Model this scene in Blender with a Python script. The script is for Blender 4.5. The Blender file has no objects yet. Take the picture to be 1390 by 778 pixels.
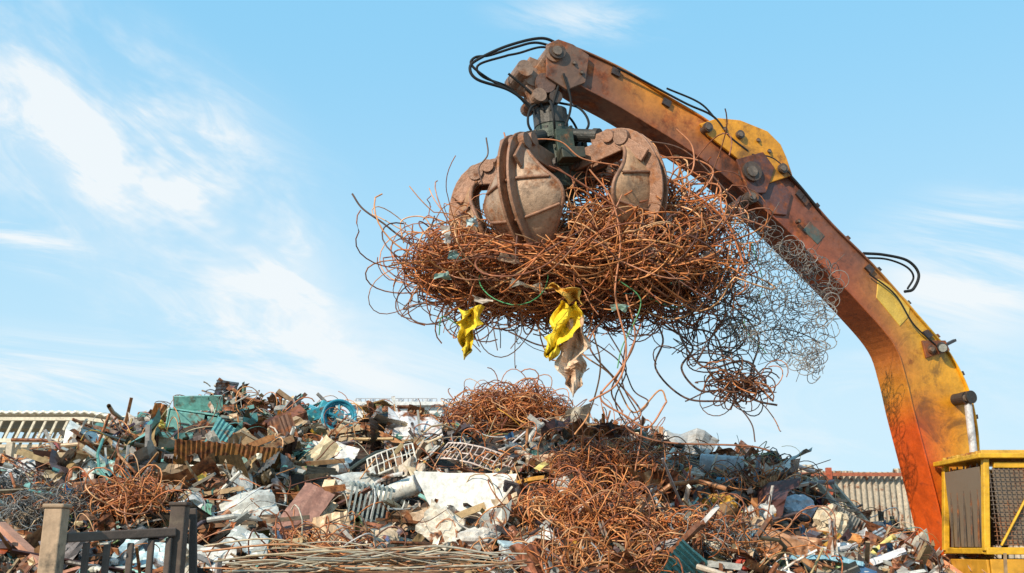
import bpy, math, random
import numpy as np
from mathutils import Vector, Matrix
random.seed(11); rng=np.random.default_rng(11)
scene=bpy.context.scene
F=1335.0; TH=math.atan((745-389)/F); CT,ST=math.cos(TH),math.sin(TH)
CAM=np.array([0,0,1.7])
def ray(px,py):
    xc=(px-695)/F; yc=(389-py)/F
    return np.array([xc,CT-ST*yc,ST+CT*yc])
def P(px,py,d):
    v=ray(px,py); return CAM+v*(d/v[1])
def proj(q):
    q=np.asarray(q); z=q[...,2]-1.7; dep=q[...,1]*CT+z*ST; up=-q[...,1]*ST+z*CT
    return 695+F*q[...,0]/dep, 389-F*up/dep
def nrm(v): v=np.asarray(v,float); return v/(np.linalg.norm(v)+1e-12)

# ---------------------------------------------------------------- materials
def new_mat(name):
    m=bpy.data.materials.new(name); m.use_nodes=True
    nt=m.node_tree; b=nt.nodes['Principled BSDF']; return m,nt,b
def N(nt,t,**k):
    n=nt.nodes.new(t)
    for a,v in k.items(): setattr(n,a,v)
    return n
def weathered(name,metallic=0.2,rough=0.55,scale=3.0,bump=0.25,rust=((0.035,0.014,0.009),(0.20,0.065,0.022),(0.38,0.15,0.055)),detail=5,grime=None):
    m,nt,b=new_mat(name); L=nt.links
    at=N(nt,'ShaderNodeAttribute',attribute_name='Col')
    tc=N(nt,'ShaderNodeTexCoord')
    n1=N(nt,'ShaderNodeTexNoise'); n1.inputs['Scale'].default_value=scale; n1.inputs['Detail'].default_value=detail; n1.inputs['Roughness'].default_value=0.68
    n2=N(nt,'ShaderNodeTexNoise'); n2.inputs['Scale'].default_value=scale*3.3; n2.inputs['Detail'].default_value=max(detail-1,1); n2.inputs['Roughness'].default_value=0.7
    L.new(tc.outputs['Object'],n1.inputs['Vector']); L.new(tc.outputs['Object'],n2.inputs['Vector'])
    ad=N(nt,'ShaderNodeMath',operation='ADD'); L.new(n1.outputs['Fac'],ad.inputs[0]); L.new(at.outputs['Alpha'],ad.inputs[1])
    mr=N(nt,'ShaderNodeMapRange',interpolation_type='SMOOTHSTEP'); mr.inputs[1].default_value=0.9; mr.inputs[2].default_value=1.06
    L.new(ad.outputs[0],mr.inputs[0])
    cr=N(nt,'ShaderNodeValToRGB'); e=cr.color_ramp.elements
    e[0].position=0.3; e[0].color=rust[0]+(1,); e[1].position=0.72; e[1].color=rust[2]+(1,)
    x=cr.color_ramp.elements.new(0.5); x.color=rust[1]+(1,)
    L.new(n2.outputs['Fac'],cr.inputs[0])
    v=N(nt,'ShaderNodeMapRange'); v.inputs[1].default_value=0.3; v.inputs[2].default_value=0.7; v.inputs[3].default_value=0.66; v.inputs[4].default_value=1.12
    L.new(n2.outputs['Fac'],v.inputs[0])
    mu=N(nt,'ShaderNodeVectorMath',operation='SCALE'); L.new(at.outputs['Color'],mu.inputs[0]); L.new(v.outputs[0],mu.inputs['Scale'])
    mx=N(nt,'ShaderNodeMix',data_type='RGBA'); L.new(mr.outputs[0],mx.inputs[0]); L.new(mu.outputs[0],mx.inputs[6]); L.new(cr.outputs[0],mx.inputs[7])
    out=mx.outputs[2]
    if grime:
        n3=N(nt,'ShaderNodeTexNoise'); n3.inputs['Scale'].default_value=grime[0]; n3.inputs['Detail'].default_value=6; n3.inputs['Roughness'].default_value=.72; n3.inputs['Distortion'].default_value=.8
        L.new(tc.outputs['Object'],n3.inputs['Vector'])
        g=N(nt,'ShaderNodeMapRange',interpolation_type='SMOOTHSTEP'); g.inputs[1].default_value=.52; g.inputs[2].default_value=.68; g.inputs[3].default_value=0; g.inputs[4].default_value=grime[1]; L.new(n3.outputs['Fac'],g.inputs[0])
        m2=N(nt,'ShaderNodeMix',data_type='RGBA'); L.new(g.outputs[0],m2.inputs[0]); L.new(out,m2.inputs[6]); m2.inputs[7].default_value=(.025,.016,.014,1); out=m2.outputs[2]
    L.new(out,b.inputs['Base Color'])
    rr=N(nt,'ShaderNodeMapRange'); rr.inputs[3].default_value=rough; rr.inputs[4].default_value=0.85; L.new(mr.outputs[0],rr.inputs[0]); L.new(rr.outputs[0],b.inputs['Roughness'])
    b.inputs['Metallic'].default_value=metallic
    if bump>0:
        bp=N(nt,'ShaderNodeBump'); bp.inputs['Strength'].default_value=bump; bp.inputs['Distance'].default_value=0.02
        L.new(n2.outputs['Fac'],bp.inputs['Height']); L.new(bp.outputs[0],b.inputs['Normal'])
    return m
M_scrap=weathered('scrap_mixed',0.1,0.45,4.5,0.25,detail=3)
M_paint=weathered('worn_yellow_paint',0.0,0.42,2.4,0.4,rust=((0.05,0.018,0.012),(0.24,0.06,0.018),(0.52,0.14,0.03)),detail=6,grime=(1.7,.6))
M_steel=weathered('worn_steel',0.15,0.5,4.0,0.6,rust=((0.07,0.025,0.012),(0.28,0.10,0.035),(0.48,0.20,0.075)),detail=6,grime=(3.0,.5))
M_wire=weathered('rusty_wire',0.05,0.48,5.0,0.0,rust=((0.12,0.035,0.018),(0.44,0.13,0.035),(0.72,0.29,0.09)),detail=1)
M_matte=weathered('matte_dirty',0.0,0.8,3.0,0.3,rust=((0.05,0.04,0.03),(0.13,0.10,0.07),(0.24,0.19,0.13)))
M_cloth=weathered('cloth_plastic',0.0,0.6,6.0,0.6,rust=((0.1,0.07,0.04),(0.2,0.14,0.08),(0.35,0.26,0.16)))

# ---------------------------------------------------------------- mesh builder
class MB:
    def __init__(s): s.v=[];s.l=[];s.z=[];s.c=[];s.n=0
    def add(s,v,f,col,wear=0.3):
        v=np.asarray(v,float).reshape(-1,3)
        if isinstance(f,np.ndarray):
            s.l.append((f+s.n).ravel()); s.z.append(np.full(len(f),f.shape[1]))
        else:
            s.l.append(np.array([i for q in f for i in q])+s.n); s.z.append(np.array([len(q) for q in f]))
        col=np.asarray(col,float)
        c=np.empty((len(v),4)); c[:,:3]=col[...,:3]; c[:,3]=wear
        s.v.append(v); s.c.append(c); s.n+=len(v)
    def build(s,name,mat,smooth=False,parent=None,mod=None):
        v=np.concatenate(s.v); l=np.concatenate(s.l).astype(np.int32); z=np.concatenate(s.z).astype(np.int32); c=np.concatenate(s.c)
        ctr=(v.min(0)+v.max(0))/2; v=v-ctr
        me=bpy.data.meshes.new(name)
        me.vertices.add(len(v)); me.vertices.foreach_set('co',v.astype(np.float32).ravel())
        me.loops.add(len(l)); me.loops.foreach_set('vertex_index',l)
        me.polygons.add(len(z)); st=np.concatenate([[0],np.cumsum(z)[:-1]]).astype(np.int32)
        me.polygons.foreach_set('loop_start',st)
        me.update(calc_edges=True)
        a=me.color_attributes.new('Col','FLOAT_COLOR','POINT'); a.data.foreach_set('color',c.astype(np.float32).ravel())
        me.polygons.foreach_set('use_smooth',np.full(len(z),bool(smooth)))
        me.materials.append(mat); me.validate()
        o=bpy.data.objects.new(name,me); scene.collection.objects.link(o); o.location=ctr
        if parent is not None:
            o.parent=parent; o.matrix_parent_inverse=Matrix.Translation(-parent.location)
        if mod=='bevel':
            b=o.modifiers.new('bevel','BEVEL'); b.width=0.008; b.segments=2; b.limit_method='ANGLE'
        return o
def empty(name,loc):
    e=bpy.data.objects.new(name,None); e.location=Vector(loc); e.empty_display_size=0.3; scene.collection.objects.link(e); return e

BOXF=[(0,1,3,2),(4,6,7,5),(0,4,5,1),(2,3,7,6),(0,2,6,4),(1,5,7,3)]
def box(B,c,size,R=None,col=(.3,.3,.3),wear=0.3,jit=0.0):
    s=np.asarray(size,float)/2
    v=np.array([[x,y,z] for x in(-1,1) for y in(-1,1) for z in(-1,1)],float)*s
    if jit: v=v+rng.normal(0,jit,(8,3))*s
    if R is not None: v=v@np.asarray(R).T
    B.add(v+np.asarray(c),BOXF,col,wear)
def beam(B,a,b,w,h,col,wear=0.3,up=(0,0,1)):
    a=np.asarray(a,float);b=np.asarray(b,float);t=nrm(b-a);u=np.asarray(up,float)
    if abs(t@u)>0.97: u=np.array([1.,0,0]) if abs(t[0])<.9 else np.array([0,1.,0])
    x=nrm(np.cross(t,u)); y=np.cross(x,t)
    R=np.stack([x,t,y],1); box(B,(a+b)/2,(w,np.linalg.norm(b-a),h),R,col,wear)
def tube(B,pts,r,col,wear=0.3,sides=5,caps=False):
    p=np.asarray(pts,float); n=len(p)
    t=np.gradient(p,axis=0); t/=np.linalg.norm(t,axis=1)[:,None]+1e-9
    ax=np.argmin(np.abs(t).mean(0)); u=np.zeros(3);u[ax]=1
    a=np.cross(t,u); a/=np.linalg.norm(a,axis=1)[:,None]+1e-9; b=np.cross(t,a)
    th=np.linspace(0,2*np.pi,sides,endpoint=False)
    r=np.broadcast_to(np.asarray(r,float),(n,))
    v=p[:,None,:]+r[:,None,None]*(np.cos(th)[None,:,None]*a[:,None,:]+np.sin(th)[None,:,None]*b[:,None,:])
    i=np.arange(n-1)[:,None]*sides; j=np.arange(sides)[None,:]; k=(j+1)%sides
    f=np.stack([i+j,i+k,i+sides+k,i+sides+j],-1).reshape(-1,4)
    B.add(v.reshape(-1,3),f,col,wear)
    if caps:
        B.add(v[0],[tuple(range(sides))[::-1]],col,wear); B.add(v[-1],[tuple(range(sides))],col,wear)
def cyl(B,a,b,r,col,wear=0.3,sides=16,r2=None):
    tube(B,np.array([a,b]),np.array([r,r if r2 is None else r2]),col,wear,sides,True)
def catmull(pts,n=8):
    p=np.asarray(pts,float); p=np.vstack([2*p[0]-p[1],p,2*p[-1]-p[-2]]); out=[]
    for i in range(1,len(p)-2):
        for t in np.linspace(0,1,n,endpoint=False):
            out.append(0.5*((2*p[i])+(-p[i-1]+p[i+1])*t+(2*p[i-1]-5*p[i]+4*p[i+1]-p[i+2])*t*t+(-p[i-1]+3*p[i]-3*p[i+1]+p[i+2])*t**3))
    out.append(p[-2]); return np.array(out)
def rot(ax,ay,az):
    return np.array((Matrix.Rotation(az,3,'Z')@Matrix.Rotation(ay,3,'Y')@Matrix.Rotation(ax,3,'X')))
def randrot():
    q=rng.normal(size=4); q/=np.linalg.norm(q); w,x,y,z=q
    return np.array([[1-2*(y*y+z*z),2*(x*y-z*w),2*(x*z+y*w)],[2*(x*y+z*w),1-2*(x*x+z*z),2*(y*z-x*w)],[2*(x*z-y*w),2*(y*z+x*w),1-2*(x*x+y*y)]])
def gridf(n,m):
    i=np.arange(n-1)[:,None]*m; j=np.arange(m-1)[None,:]
    return np.stack([i+j,i+m+j,i+m+j+1,i+j+1],-1).reshape(-1,4)
def sheet(B,c,R,a,b,col,wear,cr=0.06,n=6,corr=0,jx=.045,jz=.25):
    u,v=np.meshgrid(np.linspace(-.5,.5,n),np.linspace(-.5,.5,n if not corr else 4),indexing='ij'); m=u.shape[1]
    k=rng.normal(0,4,4); z=cr*(np.sin(k[0]*u+k[1]*v+rng.random()*6)+0.6*np.sin(2.2*k[2]*u+2.2*k[3]*v+rng.random()*6))
    z=z+rng.normal(0,cr*jz,u.shape)+ rng.normal(0,cr*3)*u*u
    if corr: z=cr*np.sin(3*u+v*2)+corr*(np.arange(n)[:,None]%2)
    p=np.stack([u*a*(1+.25*rng.normal()*v),v*b,z],-1).reshape(-1,3)
    p[:,:2]+=rng.normal(0,(jx if not corr else .008)*min(a,b),(len(p),2))
    B.add(p@R.T+c,gridf(n,m),col,wear)
_ico=None
def ico():
    global _ico
    if _ico is None:
        import bmesh
        bm=bmesh.new(); bmesh.ops.create_icosphere(bm,subdivisions=3,radius=1)
        _ico=(np.array([v.co[:] for v in bm.verts]),np.array([[v.index for v in f.verts] for f in bm.faces])); bm.free()
    return _ico
def lump(B,c,R,size,col,wear,am=0.25):
    v,f=ico(); d=np.zeros(len(v))
    for k in range(5):
        w=rng.normal(0,2.0+k*1.3,3); d+=np.abs(np.sin(v@w+rng.random()*6))*am/(1+.5*k)
    p=v*(0.7+d)[:,None]*np.asarray(size)
    B.add(p@R.T+c,f,col,wear)

# ---------------------------------------------------------------- ground, pile terrain
sil=[(-420,785),(-250,755),(-100,695),(0,656),(60,638),(110,614),(170,592),(240,566),(320,551),(440,564),(500,577),(590,584),(660,576),(740,576),(790,590),(860,600),(900,608),(960,620),(1030,642),(1085,680),(1130,708),(1180,736),(1220,760),(1260,790),(1300,825),(1400,890)]
RD=14.5
rx=[];rz=[]
for a,b in sil:
    q=P(a,b,RD); rx.append(q[0]); rz.append(max(q[2]-0.02,0))
rx=np.array(rx);rz=np.array(rz)
_w=[(rng.normal(0,1.6,2),rng.random()*6.28,rng.uniform(.4,1)) for _ in range(9)]
def bumps(x,y):
    s=0
    for w,p,a in _w: s=s+a*np.sin(w[0]*x+w[1]*y+p)
    return s/5.0
def H(x,y):
    R=np.interp(x,rx,rz,left=0,right=0)
    t=np.clip((y-5.2)/(RD-5.2),0,1); f=0.35*t+0.65*t*t*(3-2*t)
    tb=np.clip((y-RD)/7.0,0,1); bk=1-tb*tb*(3-2*tb)
    h=R*np.where(y<RD,f,bk)
    return np.maximum(h+bumps(x,y)*0.18*np.clip(h,0,1),0)
def hit(px,py,lift=0.0):
    v=ray(px,py); v=v/v[1]
    for d in np.arange(6,19,0.04):
        q=CAM+v*d
        if q[2]<H(q[0],q[1])+lift: return q
    return CAM+v*RD
def mppx(q): return (q[1]*CT+(q[2]-1.7)*ST)/F

m,nt,b=new_mat('dirt_ground')
tc=N(nt,'ShaderNodeTexCoord'); n1=N(nt,'ShaderNodeTexNoise'); n1.inputs['Scale'].default_value=0.8; n1.inputs['Detail'].default_value=8
nt.links.new(tc.outputs['Object'],n1.inputs['Vector']); cr=N(nt,'ShaderNodeValToRGB')
cr.color_ramp.elements[0].color=(0.09,0.065,0.045,1); cr.color_ramp.elements[1].color=(0.26,0.21,0.16,1); cr.color_ramp.elements[0].position=.3;cr.color_ramp.elements[1].position=.7
nt.links.new(n1.outputs['Fac'],cr.inputs[0]); nt.links.new(cr.outputs[0],b.inputs['Base Color']); b.inputs['Roughness'].default_value=.95
G=MB(); G.add([(-900,-300,0),(900,-300,0),(900,1500,0),(-900,1500,0)],[(0,1,2,3)],(.2,.15,.1)); G.build('ground',m)

# ---------------------------------------------------------------- scrap pile
PAL={
 'rust':[(.34,.12,.045),(.46,.18,.075),(.24,.09,.04),(.14,.055,.03),(.52,.24,.10),(.38,.15,.065)],
 'grey':[(.34,.34,.33),(.48,.47,.45),(.22,.22,.22),(.12,.12,.13),(.42,.38,.32)],
 'white':[(.80,.77,.71),(.72,.68,.60),(.76,.76,.75),(.64,.57,.45)],
 'beige':[(.60,.45,.28),(.50,.35,.20),(.68,.53,.36),(.40,.26,.14)],
 'teal':[(.10,.36,.34),(.20,.46,.41),(.08,.28,.25),(.32,.52,.47)],
 'blue':[(.05,.18,.38),(.06,.30,.46),(.28,.44,.58)],
 'yel':[(.78,.48,.05),(.72,.34,.04),(.78,.62,.20)],
 'red':[(.50,.08,.035),(.42,.09,.05),(.60,.20,.08)],
 'green':[(.10,.24,.08),(.18,.30,.10)],
 'dark':[(.03,.03,.03),(.05,.04,.035),(.07,.05,.035)]}
def pick(px,big=False):
    if px<430: w=dict(rust=27,grey=19,white=13,beige=19,teal=10,blue=3,yel=3,red=3,green=2,dark=12)
    elif px<720: w=dict(rust=22,grey=20,white=23,beige=22,teal=4,blue=2,yel=3,red=3,green=1,dark=11)
    elif px<940: w=dict(rust=44,grey=15,white=11,beige=16,teal=2,blue=1,yel=2,red=3,green=1,dark=13)
    else: w=dict(rust=26,grey=19,white=15,beige=20,teal=3,blue=4,yel=5,red=4,green=2,dark=12)
    if big: w['blue']=w['red']=w['green']=w['yel']=0.3
    k=random.choices(list(w),list(w.values()))[0]
    c=np.array(random.choice(PAL[k])); c=c*rng.uniform(.8,1.2)+rng.normal(0,.012,3)
    c=c*.90+np.array([.32,.19,.10])*.10
    wear={'rust':.48,'dark':.25}.get(k,rng.uniform(.12,.48))
    return np.clip(c,.01,.84),wear
KEEP=[(632,672,66,42),(412,703,34,60),(345,690,44,36),(455,722,34,34),(490,655,36,24),(600,715,40,28),(205,752,44,24),(925,605,48,24),(460,610,36,20),(1065,745,50,32),(290,755,46,22),
 (262,585,48,38),(345,560,28,20),(455,568,42,34),(648,622,62,24),(536,627,42,24),(505,685,34,36),(975,637,40,24),(135,668,30,22),(545,668,36,20),(500,766,200,16),(1165,710,30,24),
 (690,565,84,30),(815,655,70,30),(190,688,44,20),(75,705,58,26),(15,680,34,24),(1075,690,34,22),(972,686,28,18),(1122,712,28,30),(697,757,26,22),(560,640,30,20),(300,580,20,16)]
def kept(q,s=1.0):
    x,y=proj(q)
    for a,b,c,d in KEEP:
        if ((x-a)/(c*s+4))**2+((y-b)/(d*s+4))**2<1: return True
    return False
T=MB(); gx=np.linspace(-13,9,150); gy=np.linspace(4.8,22,110)
X,Y=np.meshgrid(gx,gy,indexing='ij'); Z=H(X,Y)-0.08+rng.normal(0,.03,X.shape)
T.add(np.stack([X,Y,Z],-1),gridf(150,110),(.06,.036,.024),0.35)
S=MB()
cnt=0
while cnt<13500:
    x=rng.uniform(-11,8); y=rng.uniform(7.2,16.4)
    if y>15.2 and rng.random()<.75: continue
    h=float(H(np.array(x),np.array(y)))
    if h<0.15: continue
    px=695+F*x/y/1.03
    if (px<-120 or px>1500): continue
    cnt+=1
    c=np.array([x,y,h+rng.uniform(-.10,.12)])
    if kept(c,.95) and rng.random()<.93: continue
    bigok=not kept(c,1.3)
    k=rng.random(); ridge=y>13.4; mxs=.34 if (ridge or not bigok) else .70
    sc=.85 if y>11 else .66
    R=rot(rng.normal(.45,.6),rng.normal(0,.55),rng.random()*6.28)
    if k<.26:
        a=min(rng.gamma(2.0,.105)+.05,mxs)*sc*1.25; col,we=pick(px,a>.25); sheet(S,c,R,a*rng.uniform(1,1.8),a*rng.uniform(.4,1),col,we,cr=.012+a*.07,n=6,jz=.15)
    elif k<.29:
        a=min(rng.gamma(3,.09)+.12,mxs)*sc*1.3; col,we=pick(px,True); sheet(S,c,R,a*1.4,a,col,we,cr=.02,n=int(a/.02)+6,corr=.015)
    elif k<.35:
        a=min(rng.gamma(2.2,.07)+.04,mxs*.6)*sc; col,we=pick(px,a>.18); box(S,c,(a*1.3,a*rng.uniform(.4,1),a*rng.uniform(.3,.8)),randrot(),col,we,.14)
    elif k<.53: # bars, planks, strips
        L=min(rng.gamma(2.2,.25)+.15,mxs*2.6); d=nrm(rng.normal(0,1,3)*[1,.6,.38 if ridge else .45]); w=rng.uniform(.012,.06); col,we=pick(px,L>.6)
        beam(S,c-d*L/2,c+d*L/2,w,rng.uniform(.006,.03),col,we,up=nrm(rng.normal(size=3)))
    elif k<.62: # pipes
        L=min(rng.gamma(2.4,.2)+.12,mxs*2.3); d=nrm(rng.normal(0,1,3)*[1,.6,.4]); bend=rng.normal(0,.13,3)*L; col,we=pick(px,True)
        p=np.array([c-d*L/2,c-d*L/4+bend*.7,c+bend,c+d*L/4+bend*.7,c+d*L/2]); tube(S,p,rng.uniform(.008,.034),col,we,8)
    elif k<.70: # angle / channel
        L=min(rng.gamma(2.4,.2)+.15,mxs*2.3); w=rng.uniform(.03,.08); R=rot(rng.normal(0,.4),rng.normal(0,.4),rng.random()*6.28); v=[]; col,we=pick(px,L>.6)
        for s in(-L/2,0,L/2):
            sag=rng.normal(0,.02)
            v+=[(s,0,w+sag),(s,0,sag),(s,w,sag),(s,w,w*.9+sag)]
        S.add(np.array(v)@R.T+c,gridf(3,4),col,we)
    elif k<.74: # drum, can
        r=rng.uniform(.02,.09); L=r*rng.uniform(.5,3); d=nrm(rng.normal(size=3)); col,we=pick(px); cyl(S,c-d*L/2,c+d*L/2,r,col,we,12)
    elif k<.77: # ring / coil
        r=rng.uniform(.05,.16); t=np.linspace(0,2*np.pi,20); R=randrot(); p=np.stack([np.cos(t),np.sin(t),t*0],-1)*r@R.T+c; col,we=pick(px,True); tube(S,p,rng.uniform(.005,.022),col,we,6)
    elif k<.80:
        a=rng.uniform(.04,.14); col,we=pick(px); lump(S,c,randrot(),(a,a*rng.uniform(.5,1),a*rng.uniform(.3,.8)),col,we*.6,.3)
    else: # shards
        for _ in range(5):
            a=rng.uniform(.02,.085); cc=c+rng.normal(0,.15,3)*[1,1,.5]; col,we=pick(px); sheet(S,cc,randrot(),a*rng.uniform(1,2.5),a,col,we,cr=.010,n=3)
def walk(n,steps,step,starts,dirs,curl,ctr,rad,pull=.35,jit=.05,kink=.03):
    pos=starts.copy(); d=dirs/np.linalg.norm(dirs,axis=1)[:,None]; w=rng.normal(0,curl,(n,3)); out=[pos.copy()]
    for k in range(steps):
        d=d+np.cross(w,d)*step+rng.normal(0,jit,(n,3))
        kk=rng.random(n)<kink; d[kk]+=rng.normal(0,.7,(kk.sum(),3)); w[kk]=rng.normal(0,curl,(kk.sum(),3))
        e=(pos-ctr)/rad; mm=np.linalg.norm(e,axis=1); o=mm>1
        if o.any(): d[o]-=(e[o]/mm[o][:,None])*pull
        d/=np.linalg.norm(d,axis=1)[:,None]; pos=pos+d*step; out.append(pos.copy())
    return np.stack(out,1)
def ball(n,ctr,rad,pw=.5):
    v=rng.normal(size=(n,3)); v/=np.linalg.norm(v,axis=1)[:,None]; return ctr+v*(rng.random((n,1))**pw)*rad
RUST=[(.66,.22,.06),(.56,.17,.05),(.76,.32,.11),(.46,.14,.045),(.28,.09,.04),(.78,.42,.20),(.16,.06,.035),(.50,.21,.11),(.64,.25,.08)]
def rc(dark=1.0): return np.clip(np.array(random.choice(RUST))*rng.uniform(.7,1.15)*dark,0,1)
W=MB()
for i in range(1500):
    x=rng.uniform(-8,6); y=rng.uniform(7.6,15.0); h=float(H(np.array(x),np.array(y)))
    if h<.2: continue
    c=np.array([[x,y,h+.06]]); px=695+F*x/y
    p=walk(1,int(rng.integers(8,26)),.06,c,rng.normal(0,1,(1,3))*[1,.7,.5],1.4,c[0],np.array([.6,.5,.18]),.3)[0]
    p[:,2]=np.maximum(p[:,2],H(p[:,0],p[:,1])-.03)
    if p[:,2].max()>h+.35: continue
    col=rc() if rng.random()<.6 else pick(px)[0]
    tube(W,p,rng.uniform(.003,.008),col,.25,4)
pile=empty('scrap_metal_pile',(0,12,0))
T.build('pile_core',M_matte,False,pile); S.build('scrap_pieces',M_scrap,False,pile); W.build('loose_wires',M_wire,True,pile)

def tangle(name,px,py,wx,wz,n,curl=2.0,r=(.005,.008),fwd=.15,dark=1.0,cols=None,L=28,step=.075,zs=.6,kink=.06):
    q=hit(px,py); k=mppx(q)
    rad=np.array([wx*k,max(wx*k*.5,.3),wz*k]); ctr=q+np.array([0,-fwd,.02])
    B=MB(); st=ball(n,ctr,rad); ds=rng.normal(size=(n,3))*[1,.8,zs]
    p=walk(n,L,step,st,ds,curl,ctr,rad*.95,.4,kink=kink)
    for i in range(n):
        m_=int(rng.integers(L//2,L+1)); c=rc(dark) if cols is None else np.array(random.choice(cols))*rng.uniform(.7,1.2)
        tube(B,p[i,:m_],rng.uniform(*r),c,rng.uniform(.1,.45),4)
    return B.build(name,M_wire,True)
tangle('rusty_wire_tangle',690,570,88,36,480,1.5)
tangle('rusty_wire_tangle',580,592,55,10,60,1.2)
tangle('rusty_wire_tangle',820,652,88,38,300,1.4)
tangle('rusty_wire_tangle',790,712,105,34,240,1.1)
tangle('rusty_wire_tangle',915,738,110,30,170,1.0,dark=.9)
tangle('rusty_wire_tangle',790,772,110,20,130,1.0,dark=.85,zs=.35)
tangle('rusty_wire_tangle',190,690,44,18,130,1.6)
tangle('rusty_wire_tangle',830,600,55,16,80,1.4)
tangle('rusty_wire_tangle',1010,662,70,16,35,1.4,dark=.7)
tangle('rusty_wire_tangle',440,742,70,12,34,1.0,dark=.9)
GR=[(.20,.20,.20),(.32,.32,.31),(.10,.10,.10),(.26,.20,.14)]
tangle('steel_wire_bale',75,705,52,22,340,7.0,r=(.003,.005),cols=GR)
tangle('steel_wire_bale',15,680,30,22,220,7.0,r=(.003,.005),cols=GR)
tangle('steel_wire_bale',960,748,60,16,80,5.0,r=(.003,.006),cols=GR)

# ---------------------------------------------------------------- recognisable scrap items
def place(px,py,toward=.22):
    q=hit(px,py); return q+np.array([0,-toward,0])
def item_sheet(name,px,py,w,h,ang,tilt,col,wear,cr=.03,mat=None,th=.012,yaw=0):
    q=place(px,py); k=mppx(q); R=rot(0,0,yaw)@rot(math.pi/2-tilt,0,0)@rot(0,0,ang)
    B=MB(); sheet(B,q,R,w*k,h*k,col,wear,cr,10,jx=.012,jz=.08); o=B.build(name,mat or M_scrap)
    s=o.modifiers.new('t','SOLIDIFY'); s.thickness=th; return o
item_sheet('white_metal_panel',632,672,112,62,-.03,.35,(.80,.78,.72),.28,.02)
item_sheet('rusty_steel_plate',412,703,50,104,-.45,.5,(.30,.14,.10),.30,.012)
item_sheet('white_metal_panel',345,690,74,62,.4,.6,(.66,.63,.56),.38,.04)
item_sheet('cardboard_sheet',455,722,52,52,.2,.4,(.62,.41,.24),.1,.02)
item_sheet('white_metal_panel',490,655,60,36,.3,.7,(.70,.68,.62),.34,.02,yaw=.4)
item_sheet('white_metal_panel',600,715,64,46,-.5,.5,(.74,.67,.56),.34,.04,yaw=-.4)
item_sheet('pale_blue_panel',205,752,74,38,-.15,.5,(.48,.62,.66),.3,.02)
item_sheet('rusty_steel_plate',290,660,56,40,.5,.8,(.30,.14,.08),.45,.03)
item_sheet('crumpled_grey_sheet',925,603,80,40,-.2,.6,(.46,.44,.42),.3,.07)
item_sheet('crumpled_white_sheet',460,612,56,30,-.3,.6,(.74,.71,.67),.3,.06)
item_sheet('rusty_car_panel',1065,745,84,52,-.4,.5,(.58,.30,.16),.40,.05)
item_sheet('white_metal_panel',290,755,80,30,-.1,.5,(.70,.67,.61),.34,.02)
item_sheet('tan_board',560,640,44,30,.5,.6,(.70,.56,.42),.36,.04,yaw=.6)
item_sheet('grey_metal_sheet',345,735,64,28,-.4,.7,(.42,.45,.44),.34,.03)
item_sheet('teal_metal_sheet',235,636,66,32,.3,.6,(.18,.42,.38),.36,.03,yaw=.3)
item_sheet('teal_metal_sheet',150,636,46,26,-.3,.6,(.26,.48,.44),.38,.03,yaw=-.3)
item_sheet('teal_metal_sheet',330,620,50,22,.1,.6,(.12,.38,.38),.36,.03,yaw=.5)
item_sheet('tan_board',690,690,30,40,.3,.5,(.62,.46,.30),.2,.03)
item_sheet('blue_metal_sheet',1010,735,40,24,.4,.5,(.10,.26,.42),.36,.03,yaw=.3)
item_sheet('white_metal_panel',740,745,40,46,.5,.4,(.70,.66,.60),.36,.03)
cab_e=empty('teal_metal_cabinet',P(260,586,13.2)); q=np.array(cab_e.location); k=mppx(q)
B=MB(); R=rot(.15,.12,.25); TL=(.24,.54,.48)
W_,D_,H_=64*k,.42,54*k; t=.02
for c,s in (((0,D_/2,0),(W_,t,H_)),((-W_/2,0,0),(t,D_,H_+.01)),((W_/2,0,0),(t,D_,H_+.01)),((0,0,H_/2),(W_-.03,D_-.03,t)),((0,0,-H_/2),(W_-.03,D_-.03,t)),((-W_*.12,-D_/2,0),(W_*.70,t,H_*.93)),((W_*.38,-D_*.42,0),(W_*.2,t,H_*.9))):
    box(B,q+R@np.array(c),s,R,TL,.36)
box(B,q+R@np.array((-.1,-D_/2-.02,.1)),(.14,.02,.02),R,(.1,.1,.1),.3)
B.build('body',M_scrap,False,cab_e,'bevel')
B=MB(); R2=R@rot(.5,0,0); box(B,q+R@np.array((.02,-.02,H_/2+.12)),(W_*1.0,.02,.22),R2@rot(0,-.2,0),(.30,.56,.50),.38)
box(B,q+R@np.array((.42,-.1,.1)),(.3,.02,.36),R@rot(.2,.5,.5),(.27,.50,.46),.42); B.build('open_lid',M_scrap,False,cab_e)
B=MB(); q=P(345,556,13.6); box(B,q,(.36,.3,.22),rot(.2,.2,.4),(.44,.16,.08),.38,.08); box(B,q+[0,-.05,.13],(.40,.33,.03),rot(.2,.2,.4),(.52,.21,.10),.35); B.build('dented_red_box',M_scrap,False,None,'bevel')
pe=empty('blue_pulley_wheel',P(460,566,13.3)); q=np.array(pe.location); k=mppx(q); B=MB(); r=22*k; BL=(.04,.30,.42)
t=np.linspace(0,2*np.pi,37); R=rot(1.35,0,.35)
for z in(-.05,.05): tube(B,np.stack([np.cos(t)*r,np.sin(t)*r,t*0+z],-1)@R.T+q,.018,BL,.36,8)
tube(B,np.stack([np.cos(t)*r*.9,np.sin(t)*r*.9,t*0],-1)@R.T+q,.03,BL,.36,8)
for a in range(5):
    an=a*2*math.pi/5+.3; beam(B,q+R@np.array([math.cos(an)*.05,math.sin(an)*.05,0]),q+R@np.array([math.cos(an)*r*.9,math.sin(an)*r*.9,0]),.045,.03,BL,.36)
cyl(B,q+R@np.array([0,0,-.09]),q+R@np.array([0,0,.09]),.06,BL,.36)
B.build('wheel',M_scrap,False,pe)
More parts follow.
